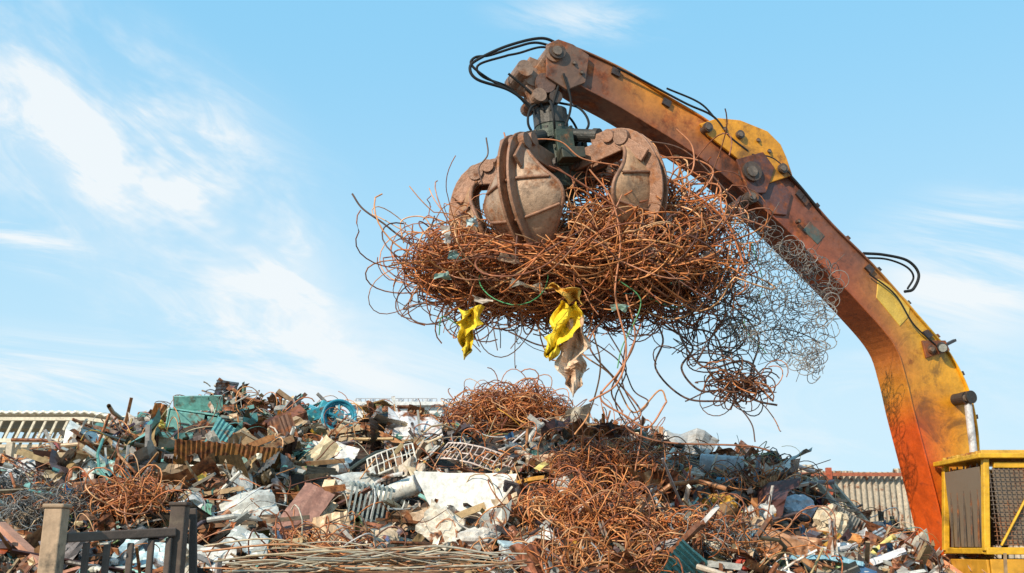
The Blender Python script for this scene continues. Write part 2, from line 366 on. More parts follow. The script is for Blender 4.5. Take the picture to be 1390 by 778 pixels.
B=MB(); box(B,q+[-.30,.1,.06],(.34,.2,.16),rot(.1,-.3,.3),(.06,.38,.46),.36,.1); beam(B,q+[-.42,.1,.16],q+[-.05,0,.0],.07,.05,BL,.36); box(B,q+[-.2,.15,.16],(.2,.16,.1),rot(0,.4,.3),(.07,.40,.48),.36,.1); B.build('bearing_bracket',M_scrap,False,pe,'bevel')
def rack(px,py,w,h,ang,n,col):
    q=place(px,py,.3); k=mppx(q); R=rot(math.pi/2-.6,0,0)@rot(0,0,ang); B=MB(); w*=k;h*=k
    sk=lambda x,y: (x+.25*y+.03*math.sin(9*x), y, .05*math.sin(5*x+2))
    for s in(-1,1):
        tube(B,np.array([sk(-w/2,s*h/2),sk(-w/4,s*h/2),sk(0,s*h/2),sk(w/4,s*h/2),sk(w/2,s*h/2)])@R.T+q,.012,col,.36,6)
        tube(B,np.array([sk(s*w/2,-h/2),sk(s*w/2,0),sk(s*w/2,h/2)])@R.T+q,.012,col,.36,6)
    tube(B,np.array([sk(-w/2,0),sk(0,0),sk(w/2,0)])@R.T+q,.009,col,.36,6)
    for i in range(n):
        x=-w/2+w*(i+1)/(n+1); tube(B,np.array([sk(x,-h/2),sk(x+rng.normal(0,.01),0),sk(x,h/2)])@R.T+q,.0075,col,.36,6)
    B.build('white_wire_rack',M_scrap,True)
rack(648,624,104,30,-.28,14,(.76,.62,.56)); rack(536,629,62,32,.5,8,(.78,.73,.64))
q=place(505,685); k=mppx(q); B=MB(); R=rot(.2,.15,.2)
for i in range(9): box(B,q+R@np.array([(i-4)*.052,0,0]),(.022,.12,.42),R,(.48,.54,.52),.3,.03)
for z in(-.18,.18): beam(B,q+R@np.array([-.25,0,z]),q+R@np.array([.25,0,z]),.05,.04,(.45,.5,.48),.3)
B.build('finned_radiator',M_scrap)
def drum(name,px,py,r,L,d,col,wear):
    q=place(px,py); k=mppx(q); r*=k;L*=k;d=nrm(d);B=MB();a=q-d*L/2
    prof=[(0,.94),(0.02,1),(.04,1.04),(.06,1),(.33,1),(.345,1.05),(.36,1),(.64,1),(.655,1.05),(.67,1),(.94,1),(.96,1.04),(.98,1),(1,.94)]
    tube(B,np.array([a+d*L*t for t,_ in prof]),np.array([r*s for _,s in prof]),col,wear,22,True); B.build(name,M_scrap,True)
drum('grey_steel_drum',975,638,18,58,(1,-.25,-.1),(.36,.36,.37),.34)
drum('rusty_steel_drum',135,668,15,40,(.8,.5,.2),(.34,.16,.08),.5)
drum('white_water_heater',545,668,13,54,(.9,-.2,.35),(.76,.73,.66),.3)
B=MB()
for i in range(80):
    x0=rng.uniform(270,520); x1=x0+rng.uniform(90,260); y=rng.uniform(750,782)
    a=P(x0,y+rng.normal(0,5),8.3+rng.normal(0,.2)); b_=P(min(x1,715),y+rng.normal(-3,7),8.5+rng.normal(0,.2)); mid=(a+b_)/2+[0,0,rng.normal(0,.05)]
    c=random.choice([(.50,.38,.24),(.42,.24,.12),(.60,.50,.36),(.28,.14,.07),(.46,.40,.31),(.50,.22,.09)])
    tube(B,catmull([a,mid,b_],5),rng.uniform(.004,.010),c,.34,6,True)
B.build('steel_bar_bundle',M_scrap,True)
def plank(name,pts,w,h,col,wear=.25):
    B=MB()
    for (x0,y0,x1,y1,d0,d1) in pts: beam(B,P(x0,y0,d0),P(x1,y1,d1),w,h,np.array(col)*rng.uniform(.8,1.15),wear)
    return B.build(name,M_matte)
B=MB()
A0,A1=P(1105,650,12.3),P(1215,782,11.3); B0,B1=P(1128,655,12.6),P(1240,782,11.6)
beam(B,A0,A1,.04,.06,(.50,.45,.35)); beam(B,B0,B1,.04,.06,(.50,.45,.35))
for i in range(1,9): t=i/9; beam(B,A0+(A1-A0)*t,B0+(B1-B0)*t,.03,.03,(.46,.40,.30))
B.build('wooden_ladder',M_matte)
plank('wooden_plank',[(150,601,258,564,13.2,13.5)],.06,.04,(.72,.62,.46))
plank('wooden_plank',[(1000,618,1035,653,12.8,12.2)],.04,.03,(.55,.44,.31))
plank('steel_beam',[(262,610,420,650,12.9,11.8)],.07,.05,(.34,.15,.08),.5)
plank('steel_beam',[(345,575,450,665,13.0,11.4)],.05,.04,(.30,.15,.08),.45)
plank('steel_beam',[(225,650,330,705,12.0,10.6)],.05,.04,(.20,.40,.36),.4)
plank('steel_beam',[(0,712,60,768,9.2,8.8)],.09,.05,(.54,.26,.17),.3)
plank('steel_beam',[(265,716,420,702,9.9,10.0)],.05,.04,(.30,.15,.08),.5)
plank('steel_beam',[(285,566,345,552,13.3,13.4)],.06,.05,(.20,.44,.42),.3)
plank('steel_beam',[(170,628,250,655,12.6,12.0)],.05,.04,(.16,.40,.36),.35)
plank('steel_beam',[(318,600,312,538,13.2,13.6)],.05,.05,(.40,.18,.09),.4)
plank('steel_beam',[(372,600,392,546,13.2,13.6)],.05,.04,(.30,.32,.32),.4)
def bag(name,px,py,w,h,col,wear=.1):
    q=place(px,py,.15); k=mppx(q); B=MB(); lump(B,q,rot(0,0,rng.random()),(w*k*.45,w*k*.4,h*k*.45),col,wear,.35)
    lump(B,q+np.array([w*k*.25,0,h*k*.2]),randrot(),(w*k*.25,w*k*.2,h*k*.25),np.array(col)*.9,wear,.4); B.build(name,M_cloth,False)
bag('plastic_bag',1075,690,46,28,(.42,.50,.58)); bag('yellow_plastic_bag',972,686,36,22,(.86,.42,.05)); bag('cream_cushion',1122,714,36,46,(.74,.60,.42))
bag('plastic_bag',1030,700,44,26,(.64,.62,.58)); bag('pink_rag',800,690,36,34,(.68,.44,.34)); bag('plastic_bag',870,602,40,18,(.60,.57,.54))
bag('red_rag',1005,765,26,16,(.52,.07,.04)); bag('yellow_rag',215,582,24,12,(.76,.54,.08)); bag('plastic_bag',930,652,40,20,(.58,.47,.38)); bag('orange_rag',575,655,26,14,(.80,.38,.10)); bag('dark_rubber_scrap',1000,680,40,20,(.03,.03,.03))
bag('plastic_bag',645,735,46,26,(.68,.62,.55)); bag('tan_rag',520,735,40,24,(.62,.47,.32)); bag('pink_rag',870,700,26,22,(.64,.42,.32)); bag('plastic_bag',760,660,24,18,(.66,.60,.54)); bag('orange_rag',1150,735,24,16,(.76,.30,.08))
B=MB(); q=place(697,757); box(B,q,(.24,.2,.20),rot(.2,.1,.3),(.74,.78,.78),.2,.05); box(B,q+[0,-.02,.115],(.26,.22,.03),rot(.2,.1,.3),(.52,.66,.70),.2); B.build('white_plastic_box',M_scrap,False,None,'bevel')
tangle('dark_cable_tangle',1040,643,26,24,18,4.5,r=(.008,.013),cols=[(.05,.05,.05),(.3,.22,.05),(.1,.1,.1)],L=40)
tangle('dark_cable_tangle',60,650,30,20,10,4.0,r=(.010,.016),cols=[(.04,.04,.04),(.2,.06,.03)],L=30)

# ---------------------------------------------------------------- material handler
A=P(757,68,9.8); Bp=P(1300,760,11.3)
hv=nrm([Bp[0]-A[0],Bp[1]-A[1],0]); nv=np.array([-hv[1],hv[0],0])
if nv[1]<0: nv=-nv
def OP(px,py,off=0.0):
    v=ray(px,py); t=((A+nv*off-CAM)@nv)/(v@nv); return CAM+v*t
mh=empty('material_handler',(6.4,11.5,0))
YEL=(.86,.40,.02); ORG=(.76,.20,.012); DBR=(.20,.08,.05); PUR=(.13,.06,.055); RED=(.72,.10,.01); YL2=(.88,.50,.04); RBR=(.42,.10,.035)
def resample(pts,n):
    p=catmull(pts,10); s=np.concatenate([[0],np.cumsum(np.linalg.norm(np.diff(p,axis=0),axis=1))]); t=np.linspace(0,s[-1],n)
    return np.stack([np.interp(t,s,p[:,i]) for i in range(3)],1)
def loftrow(B,U,L,o0,o1,cU,cL,wU,wL):
    n=len(U); v=np.stack([U+nv*o0,U+nv*o1,L+nv*o1,L+nv*o0],1).reshape(-1,3)
    f=[]
    for i in range(n-1):
        for j in range(4):
            k=(j+1)%4; f.append((i*4+j,i*4+k,i*4+4+k,i*4+4+j))
    f.append((0,3,2,1)); f.append(((n-1)*4,(n-1)*4+1,(n-1)*4+2,(n-1)*4+3))
    c=np.stack([cU,cU,cL,cL],1).reshape(-1,3); w=np.stack([wU,wU,wL,wL],1).ravel()
    B.add(v,f,c,w)
def boom(up,lo,w,keys,n=70,fl=.022,ov=.03):
    U=resample([OP(*p) for p in up],n); L=resample([OP(*p) for p in lo],n)
    t=np.linspace(0,1,n); kt=[k[0] for k in keys]
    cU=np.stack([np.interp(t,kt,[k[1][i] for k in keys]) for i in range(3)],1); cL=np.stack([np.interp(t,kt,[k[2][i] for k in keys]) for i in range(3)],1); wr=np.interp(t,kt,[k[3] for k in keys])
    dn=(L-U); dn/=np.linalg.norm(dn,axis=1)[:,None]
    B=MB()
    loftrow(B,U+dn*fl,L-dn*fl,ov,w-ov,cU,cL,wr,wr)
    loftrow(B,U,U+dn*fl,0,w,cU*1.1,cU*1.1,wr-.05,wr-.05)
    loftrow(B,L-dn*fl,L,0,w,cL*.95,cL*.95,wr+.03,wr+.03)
    return B,U,L,dn
BW=.46
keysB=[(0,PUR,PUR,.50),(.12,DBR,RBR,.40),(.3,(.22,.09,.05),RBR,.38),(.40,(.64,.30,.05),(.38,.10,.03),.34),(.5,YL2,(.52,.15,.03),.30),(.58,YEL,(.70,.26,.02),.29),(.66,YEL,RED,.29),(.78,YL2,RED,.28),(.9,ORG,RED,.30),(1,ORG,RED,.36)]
up=[(1028,212),(1060,228),(1085,250),(1130,302),(1190,362),(1250,430),(1290,478),(1316,528),(1328,580),(1332,640),(1336,710),(1338,800)]
lo=[(1008,255),(1030,278),(1062,306),(1118,362),(1168,414),(1212,466),(1228,510),(1240,560),(1256,620),(1274,690),(1290,760),(1300,800)]
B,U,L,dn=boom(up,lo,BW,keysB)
def plate(B,pts,off,th,col,wear):
    p=[OP(x,y,off) for x,y in pts]; n=len(p); v=[q for q in p]+[q+nv*th for q in p]
    f=[tuple(range(n))[::-1],tuple(range(n,2*n))]+[(i,(i+1)%n,n+(i+1)%n,n+i) for i in range(n)]
    B.add(v,f,col,wear)
B.build('boom',M_paint,False,mh,'bevel')
B=MB()
plate(B,[(1192,378),(1214,390),(1236,412),(1234,430),(1222,443),(1190,404)],.022,.02,(.76,.48,.08),.05)
plate(B,[(1022,228),(1050,236),(1075,262),(1068,292),(1045,290),(1018,262)],.0,.03,PUR,.45)
plate(B,[(1100,300),(1120,320),(1110,332),(1090,312)],.022,.02,(.10,.12,.10),.44)
plate(B,[(1252,462),(1284,462),(1290,476),(1258,486)],.0,.03,(.20,.07,.03),.45)
B.build('boom_reinforcing_plates',M_paint,False,mh,'bevel')
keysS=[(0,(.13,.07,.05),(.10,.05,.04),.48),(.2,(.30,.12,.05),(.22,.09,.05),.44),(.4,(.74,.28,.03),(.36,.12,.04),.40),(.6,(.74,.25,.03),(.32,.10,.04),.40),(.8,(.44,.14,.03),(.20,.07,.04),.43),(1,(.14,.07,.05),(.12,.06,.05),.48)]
upS=[(762,58),(790,66),(850,94),(905,128),(955,158),(1000,190),(1046,225)]
loS=[(764,100),(790,118),(835,142),(885,172),(930,200),(975,232),(1015,266)]
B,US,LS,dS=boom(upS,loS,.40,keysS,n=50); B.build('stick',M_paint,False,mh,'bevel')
B=MB()
for o in (-.03,.37):
    plate(B,[(950,168),(975,160),(1005,163),(1042,178),(1060,196),(1068,214),(1076,238),(1040,250),(1000,214),(962,184)],o,.035,(.80,.33,.02),.34)
    plate(B,[(742,60),(758,53),(778,60),(800,75),(795,112),(770,122),(742,104)],o,.035,(.20,.11,.07),.5)
    plate(B,[(1000,216),(1036,206),(1052,228),(1040,262),(1016,262)],o-.02,.03,PUR,.5)
B.build('stick_brackets',M_paint,False,mh,'bevel')
B=MB()
def pin(px,py,r,o0,o1,col=(.12,.08,.06)):
    k=mppx(OP(px,py)); cyl(B,OP(px,py,o0),OP(px,py,o0)+nv*(o1-o0),r*k,col,.40,20)
    cyl(B,OP(px,py,o0-.02),OP(px,py,o0-.02)+nv*.02,r*k*.55,(.22,.16,.12),.4,12)
for a in [(757,68,12,-.08,.46),(1022,232,14,-.09,.48),(1064,228,7,-.07,.44),(1006,182,6,-.07,.44),(962,172,7,-.07,.44),(1022,266,9,-.06,.44),(1312,540,8,-.15,.62,(.05,.04,.04)),(1266,474,6,-.03,.5)]: pin(*a)
for px,py in [(985,175),(1030,190),(1045,205),(1060,330),(1085,300),(780,85),(790,98)]: pin(px,py,3,-.045,.0)
B.build('pins',M_steel,False,mh)
B=MB()
for o in(.07,.13,.31,.37):
    p=(U-dn*.035)[3:48]+nv*o; tube(B,p,.014,(.05,.035,.03),.3,8)
    p=(US-dS*.03)[14:48]+nv*o; tube(B,p,.013,(.05,.035,.03),.3,8)
for i in range(5,48,6):
    R=np.stack([nv,nrm(U[i+1]-U[i]),-dn[i]],1)
    for o in(.10,.34): box(B,U[i]-dn[i]*.03+nv*o,(.12,.05,.065),R,(.06,.04,.035),.4)
for UU,DD,idx in((U,dn,(8,9,22,34)),(US,dS,(12,24,34))):
    for i in idx:
        R=np.stack([nv,nrm(UU[i+1]-UU[i]),-DD[i]],1); box(B,UU[i]+DD[i]*.09+nv*(.012),(.03,.10,.08),R,(.07,.05,.045),.4)
B.build('hydraulic_pipes',M_steel,False,mh)
HS=(.012,.012,.013)
B=MB()
def hose(pts,r=.016,off=.1,n=10,col=HS): tube(B,catmull([OP(x,y,off+(p[0] if p else 0)) for x,y,*p in pts],n),r,col,.0,8,True)
hose([(762,62),(735,52),(690,62),(650,80),(638,92),(648,108),(690,122),(718,142),(728,155)],.017,.1)
hose([(758,66),(728,58),(700,64),(665,75),(645,78),(640,88),(660,105),(700,128),(722,150)],.015,.2)
hose([(760,70),(735,64),(705,72),(690,75)],.014,.28)
hose([(690,75),(650,88),(655,104),(690,118),(708,135),(730,162)],.014,.28)
hose([(690,100),(712,118),(730,135),(738,150)],.014,.05)
hose([(770,74),(760,110),(748,150)],.014,.0); hose([(765,100),(775,140),(765,175),(745,190)],.013,-.05)
hose([(838,92),(870,108),(930,140),(968,158),(990,185),(1015,205)],.013,-.03)
hose([(905,120),(950,140),(975,165),(1010,195),(1040,225),(1060,240)],.012,.15)
hose([(1172,344),(1200,346),(1232,354),(1247,372),(1240,392),(1228,396)],.018,.15)
hose([(1174,350),(1204,352),(1230,362),(1240,376),(1232,392)],.013,.28)
hose([(1020,210),(1050,216),(1080,246),(1110,282)],.014,-.02)
hose([(1180,372),(1215,400),(1240,440),(1270,468)],.010,-.01)
B.build('hydraulic_hoses',M_matte,True,mh)
B=MB(); c=OP(1278,471,-.02); cyl(B,c,c-nv*.10+[-.06,0,-.03],.055,(.05,.05,.05),.2,16); cyl(B,c-nv*.102+[-.061,0,-.031],c-nv*.106+[-.063,0,-.032],.047,(.4,.4,.36),.1,16)
beam(B,c,OP(1296,462,.1),.04,.03,(.08,.05,.04)); B.build('work_lamp',M_steel,False,mh)
B=MB(); CH=(.62,.62,.64)
for off,(x0,y0),(x1,y1) in ((-.12,(1313,540),(1334,720)),(.66,(1262,585),(1285,800))):
    a=OP(x0,y0,off); b_=OP(x1,y1,off); d=b_-a; Lh=np.linalg.norm(d); d=d/Lh; e=a+d*1.9
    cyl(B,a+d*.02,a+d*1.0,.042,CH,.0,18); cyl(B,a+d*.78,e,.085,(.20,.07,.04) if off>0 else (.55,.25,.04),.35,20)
    cyl(B,a+d*.74,a+d*.84,.098,(.07,.05,.04),.3,20); cyl(B,a-nv*.07,a+nv*.07,.075,(.05,.04,.035),.3,20)
    cyl(B,a+d*1.25,a+d*1.29,.095,(.07,.05,.04),.3,20)
B.build('hoist_cylinders',M_steel,False,mh)
B=MB(); x0=P(1331,640,10.2)[0]; z_top=P(1340,622,10.2)[2]; z_led=P(1340,748,10.2)[2]; y0,y1=10.2,11.15 ; x1=x0+1.75
YC=(.82,.44,.025)
def post(x,y,za,zb,w=.06,col=YC): box(B,(x,y,(za+zb)/2),(w,w,zb-za),None,col,.3)
zb=.95
for y in(y0,y1):
    beam(B,(x0-.04,y,z_led),(x0+.06,y,z_top),.07,.06,YC,.3); post(x1,y,zb,z_top); post(x0+.62,y,z_led,z_top,.04)
    box(B,((x0+x1)/2,y,z_led),(x1-x0+.1,.075,.07),None,YC,.3); box(B,((x0+x1)/2+.06,y,z_top-.07),(x1-x0-.15,.05,.06),None,YC,.3)
    box(B,((x0+x1)/2,y+(.03 if y==y0 else -.03),(z_led+zb)/2-.04),(x1-x0,.03,z_led-zb-.08),None,(.70,.34,.03),.35)
for x in(x0-.03,x1):
    box(B,(x,(y0+y1)/2,z_led+.001),(.06,y1-y0-.08,.06),None,YC,.3); box(B,(x+.02,(y0+y1)/2,(z_led+zb)/2-.04),(.03,y1-y0-.1,z_led-zb-.09),None,(.70,.34,.03),.35)
box(B,((x0+x1)/2+.04,(y0+y1)/2,z_top+.02),(x1-x0+.16,y1-y0+.18,.05),None,YC,.32)
for i in range(9): box(B,((x0+x1)/2+.04,y0+.02+i*(y1-y0-.04)/8,z_top+.065),(x1-x0+.02,.05,.04),None,(.66,.38,.05),.42)
beam(B,(x0+.10,y0-.035,z_led+.05),(x0+.60,y0-.035,z_top-.12),.03,.02,YC,.35)
B.build('cab_frame',M_paint,False,mh,'bevel')
B=MB()
for i in range(5):
    t=(i+.5)/5; y=y0+.08+(y1-y0-.16)*t; beam(B,(x0-.035,y,z_led+.04),(x0+.05,y,z_top-.04),.014,.014,(.16,.12,.09),.45)
for i in range(34):
    x=x0+.08+(x1-x0-.12)*i/33; beam(B,(x,y0-.02,z_led+.04),(x,y0-.02,z_top-.1),.007,.007,(.22,.16,.12),.45)
for i in range(18):
    z=z_led+.06+(z_top-z_led-.18)*i/17; beam(B,(x0+.05,y0-.030,z),(x1,y0-.030,z),.006,.006,(.22,.16,.12),.45)
B.build('cab_window_grille',M_steel,False,mh)
gm,gn,gb=new_mat('dusty_glass'); gb.inputs['Base Color'].default_value=(.22,.16,.11,1); gb.inputs['Roughness'].default_value=.3
nz=N(gn,'ShaderNodeTexNoise'); nz.inputs['Scale'].default_value=6; mrn=N(gn,'ShaderNodeMapRange'); mrn.inputs[3].default_value=.2; mrn.inputs[4].default_value=.7; gn.links.new(nz.outputs['Fac'],mrn.inputs[0]); gn.links.new(mrn.outputs[0],gb.inputs['Roughness'])
B=MB(); box(B,((x0+x1)/2+.05,y0+.01,(z_led+z_top)/2-.02),(x1-x0-.15,.008,z_top-z_led-.15)); box(B,((x0+x1)/2+.05,y1-.01,(z_led+z_top)/2-.02),(x1-x0-.15,.008,z_top-z_led-.15)); box(B,(x0+.02,(y0+y1)/2,(z_led+z_top)/2-.02),(.008,y1-y0-.12,z_top-z_led-.12)); B.build('cab_glass',gm,False,mh)
B=MB(); box(B,(x0+1.0,10.75,1.5),(.5,.5,.12),None,(.04,.04,.04),0); box(B,(x0+1.22,10.75,1.85),(.12,.48,.75),rot(0,.15,0),(.04,.04,.04),0); beam(B,(x0+.3,10.7,1.0),(x0+.4,10.7,1.75),.05,.05,(.05,.05,.05)); B.build('cab_seat_and_console',M_matte,False,mh,'bevel')
B=MB(); box(B,(7.6,12.1,1.05),(4.6,2.6,.22),None,(.25,.14,.05),.4); box(B,(8.6,12.35,1.75),(2.5,2.1,1.15),None,YC,.33); box(B,(9.95,12.2,1.6),(.5,2.6,1.3),None,(.66,.32,.03),.35)
for i in range(9): box(B,(7.8+i*.2,11.285,1.85),(.12,.02,.6),None,(.06,.05,.04),.3)
cyl(B,(8.4,12.5,2.3),(8.4,12.5,2.75),.07,(.08,.06,.05),.5); cyl(B,(7.2,12.1,.55),(7.2,12.1,.94),.85,(.08,.06,.05),.4,32)
for o in(-.12,BW+.09): c=OP(1318,800,o); box(B,(c[0],c[1],c[2]-.15),(.6,.05,.7),None,(.55,.22,.02),.4)
B.build('upper_body',M_paint,False,mh,'bevel')
B=MB(); box(B,(7.2,12.1,.5),(2.4,1.6,.3),None,(.10,.07,.05),.4)
for yy in(11.0,13.2):
    for i in range(44):
        t=i/44*(2*3.4+2*math.pi*.38)
        if t<3.4: x,z,a=5.5+t,.80,0
        elif t<3.4+math.pi*.38: a=(t-3.4)/.38; x,z=8.9+.38*math.sin(a),.42+.38*math.cos(a)
        elif t<6.8+math.pi*.38: x,z,a=8.9-(t-3.4-math.pi*.38),.04,math.pi
        else: a=math.pi+(t-6.8-math.pi*.38)/.38; x,z=5.5+.38*math.sin(a),.42+.38*math.cos(a)
        box(B,(x,yy,z),(.16,.5,.04),rot(0,a,0),(.09,.07,.06),.4)
    for i in range(7): cyl(B,(5.6+i*.54,yy-.15,.38),(5.6+i*.54,yy+.15,.38),.26 if i in(0,6) else .19,(.07,.055,.05),.4,20)
B.build('crawler_tracks',M_steel,False,mh)

# ---------------------------------------------------------------- grapple
HC=P(757,236,10.02); ge=empty('orange_peel_grapple',HC)
GT=rot(.05,-.12,0)
def gl(v): return HC+GT@np.asarray(v,float)
BR=(.34,.17,.10); DKG=(.05,.05,.045)
prof=np.array([(.50,.14),(.76,.14),(.96,.05),(1.08,-.16),(1.12,-.40),(1.07,-.64),(.94,-.84),(.76,-1.00),(.55,-1.12)])
wid=np.array([.09,.11,.14,.27,.42,.44,.34,.18,.03])
for ti,az in enumerate((-31,-98,54,124,-164)):
    a=math.radians(az); rd=np.array([math.sin(a),-math.cos(a),0]); sd=np.array([math.cos(a),math.sin(a),0])
    pr=catmull(np.hstack([prof,wid[:,None]]),3); n=len(pr); mvn=9
    tg=np.gradient(pr[:,:2],axis=0); tg/=np.linalg.norm(tg,axis=1)[:,None]; on=np.stack([-tg[:,1],tg[:,0]],1)
    if on[n//2,0]<0: on=-on
    vs=np.linspace(-1,1,mvn); outer=[];inner=[]
    for i in range(n):
        for v in vs:
            w=pr[i,2]; bow=.50*w*abs(v)**1.4
            for lst,th in((outer,0.0),(inner,.035)):
                q=pr[i,:2]-on[i]*(bow+th); lst.append(rd*q[0]+sd*(v*w)+np.array([0,0,q[1]]))
    V=np.array([gl(p) for p in outer+inner]); f1=gridf(n,mvn); nn=n*mvn
    f=[tuple(x) for x in f1]+[tuple((x+nn)[::-1]) for x in f1]
    for i in range(n-1):
        f.append((i*mvn,i*mvn+nn,(i+1)*mvn+nn,(i+1)*mvn)); j=mvn-1; f.append((i*mvn+j,(i+1)*mvn+j,(i+1)*mvn+j+nn,i*mvn+j+nn))
    for j in range(mvn-1): f.append((j,j+1,j+1+nn,j+nn)); o=(n-1)*mvn; f.append((o+j,o+j+nn,o+j+1+nn,o+j+1))
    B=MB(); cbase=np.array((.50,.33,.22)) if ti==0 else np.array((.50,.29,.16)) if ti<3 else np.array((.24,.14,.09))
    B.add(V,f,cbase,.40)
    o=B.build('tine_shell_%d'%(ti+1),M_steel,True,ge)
    B=MB()
    for s0,hh,th in((-.055,.12,.03),(.055,.12,.03)):
        v=[]
        for i in range(n):
            h_=hh*min(1,(n-1-i)/6+.15)
            s1=s0*min(1,(n-1-i)/5+.1)
            for so in(-th/2,th/2):
                for k2 in(-.03,h_):
                    q=pr[i,:2]+on[i]*k2; v.append(gl(rd*q[0]+sd*(s1+so)+np.array([0,0,q[1]])))
        ff=[]
        for i in range(n-1):
            b0=i*4;b1=b0+4; ff+=[(b0,b1,b1+1,b0+1),(b0+2,b0+3,b1+3,b1+2),(b0+1,b1+1,b1+3,b0+3)]
        ff+=[(0,1,3,2),((n-1)*4,(n-1)*4+2,(n-1)*4+3,(n-1)*4+1)]
        B.add(v,ff,BR,.38)
    for i in(11,16):
        pts=[]
        for v in np.linspace(-.95,.95,9):
            w=pr[i,2]; q=pr[i,:2]-on[i]*(.50*w*abs(v)**1.4-.012); pts.append(gl(rd*q[0]+sd*(v*w)+np.array([0,0,q[1]])))
        tube(B,pts,.018,BR,.38,6)
    for sg in(-1,1): # rolled edges of the shell
        pts=[]
        for i in range(6,n):
            w=pr[i,2]; q=pr[i,:2]-on[i]*(.50*w+.01); pts.append(gl(rd*q[0]+sd*(sg*w)+np.array([0,0,q[1]])))
        tube(B,pts,.022,BR,.38,6)
    for s0 in(-.11,.11):
        beam(B,gl(rd*.28+sd*s0+[0,0,.02]),gl(rd*.86+sd*s0*.9+[0,0,.08]),.035,.20,BR,.38,up=GT@np.array([0,0,1]))
        beam(B,gl(rd*.84+sd*s0*.9+[0,0,.10]),gl(rd*1.12+sd*s0*1.1+[0,0,-.16]),.035,.14,BR,.38,up=rd)
    cyl(B,gl(rd*.74-sd*.15+[0,0,.17]),gl(rd*.74+sd*.15+[0,0,.17]),.07,BR,.38,18)
    cyl(B,gl(rd*.88-sd*.14+[0,0,.12]),gl(rd*.88+sd*.14+[0,0,.12]),.085,(.30,.16,.10),.36,18)
    cyl(B,gl(rd*.30-sd*.17+[0,0,.0]),gl(rd*.30+sd*.17+[0,0,.0]),.07,(.1,.08,.07),.4,18)
    B.build('tine_arm_%d'%(ti+1),M_steel,False,ge,'bevel')
    B=MB(); a0=gl(rd*.16+[0,0,.40]); a1=gl(rd*.74+[0,0,.19]); mid=a0+(a1-a0)*.68
    cyl(B,a0,mid,.072,DKG,.3,18); cyl(B,mid,a1,.035,(.5,.5,.5),.1,14); cyl(B,a0+(a1-a0)*.6,mid+(a1-a0)*.02,.085,(.07,.06,.05),.3,18); B.build('tine_cylinder_%d'%(ti+1),M_steel,False,ge)
B=MB()
zp=[(-.28,.16),(-.22,.26),(-.05,.30),(.06,.32),(.10,.22),(.30,.20),(.34,.28),(.44,.28),(.48,.18),(.56,.18)]
tube(B,np.array([gl((0,0,z)) for z,_ in zp]),np.array([r for _,r in zp]),(.06,.075,.055),.28,28,True)
for i in range(10):
    a=i*math.tau/10; cyl(B,gl((.24*math.cos(a),.24*math.sin(a),.44)),gl((.24*math.cos(a),.24*math.sin(a),.475)),.022,(.12,.1,.08),.4,6)
B.build('hub',M_steel,False,ge)
B=MB()
for az in(16,88,160,-62,-128):
    a=math.radians(az); rd=np.array([math.sin(a),-math.cos(a),0]); sd=np.array([math.cos(a),math.sin(a),0])
    R=GT@np.stack([sd,rd,[0,0,1]],1); box(B,gl(rd*.33+[0,0,.18]),(.20,.05,.40),R,(.06,.08,.055),.35); box(B,gl(rd*.45+[0,0,.05]),(.26,.18,.12),R,(.07,.07,.05),.4)
B.build('hub_guards',M_steel,False,ge,'bevel')
B=MB()
for az in(0,70,-40,130):
    a=math.radians(az); rd=np.array([math.sin(a),-math.cos(a),0])
    tube(B,catmull([gl(rd*.12+[0,0,.80]),gl(rd*.34+[0,0,.68]),gl(rd*.42+[0,0,.48]),gl(rd*.30+[0,0,.34])],7),.014,HS,0,7)
B.build('hub_hoses',M_matte,True,ge)
B=MB(); bot=gl((0,0,.68))
for o in(-.13,.13):
    p=[OP(x,y,.2+o) for x,y in((748,62),(766,70),(770,100),(752,138),(722,140),(712,120),(728,90))]; nn=len(p)
    v=p+[q+nv*.05 for q in p]; f=[tuple(range(nn))[::-1],tuple(range(nn,2*nn))]+[(i,(i+1)%nn,nn+(i+1)%nn,nn+i) for i in range(nn)]
    B.add(v,f,(.34,.20,.13),.45)
def pin2(px,py,r,o0,o1,col=(.36,.22,.15)): cyl(B,OP(px,py,o0),OP(px,py,o0)+nv*(o1-o0),r*.0078,col,.42,18)
pin2(713,92,12,-.02,.42); pin2(724,104,14,.05,.35); pin2(741,112,15,.0,.40,(.2,.11,.08)); pin2(733,128,10,-.01,.42); pin2(752,72,13,-.05,.45)
beam(B,OP(712,92,.2),OP(742,104,.2),.22,.18,(.34,.20,.13),.5)
cyl(B,OP(738,128,.2),bot,.10,(.12,.08,.06),.4,18); cyl(B,bot+[0,0,.04],gl((0,0,.54)),.19,(.08,.07,.06),.3,22)
cyl(B,bot+[0,0,.14]-nv*.2,bot+[0,0,.14]+nv*.2,.075,(.12,.08,.06),.4,18)
B.build('suspension_link',M_steel,False,ge,'bevel')

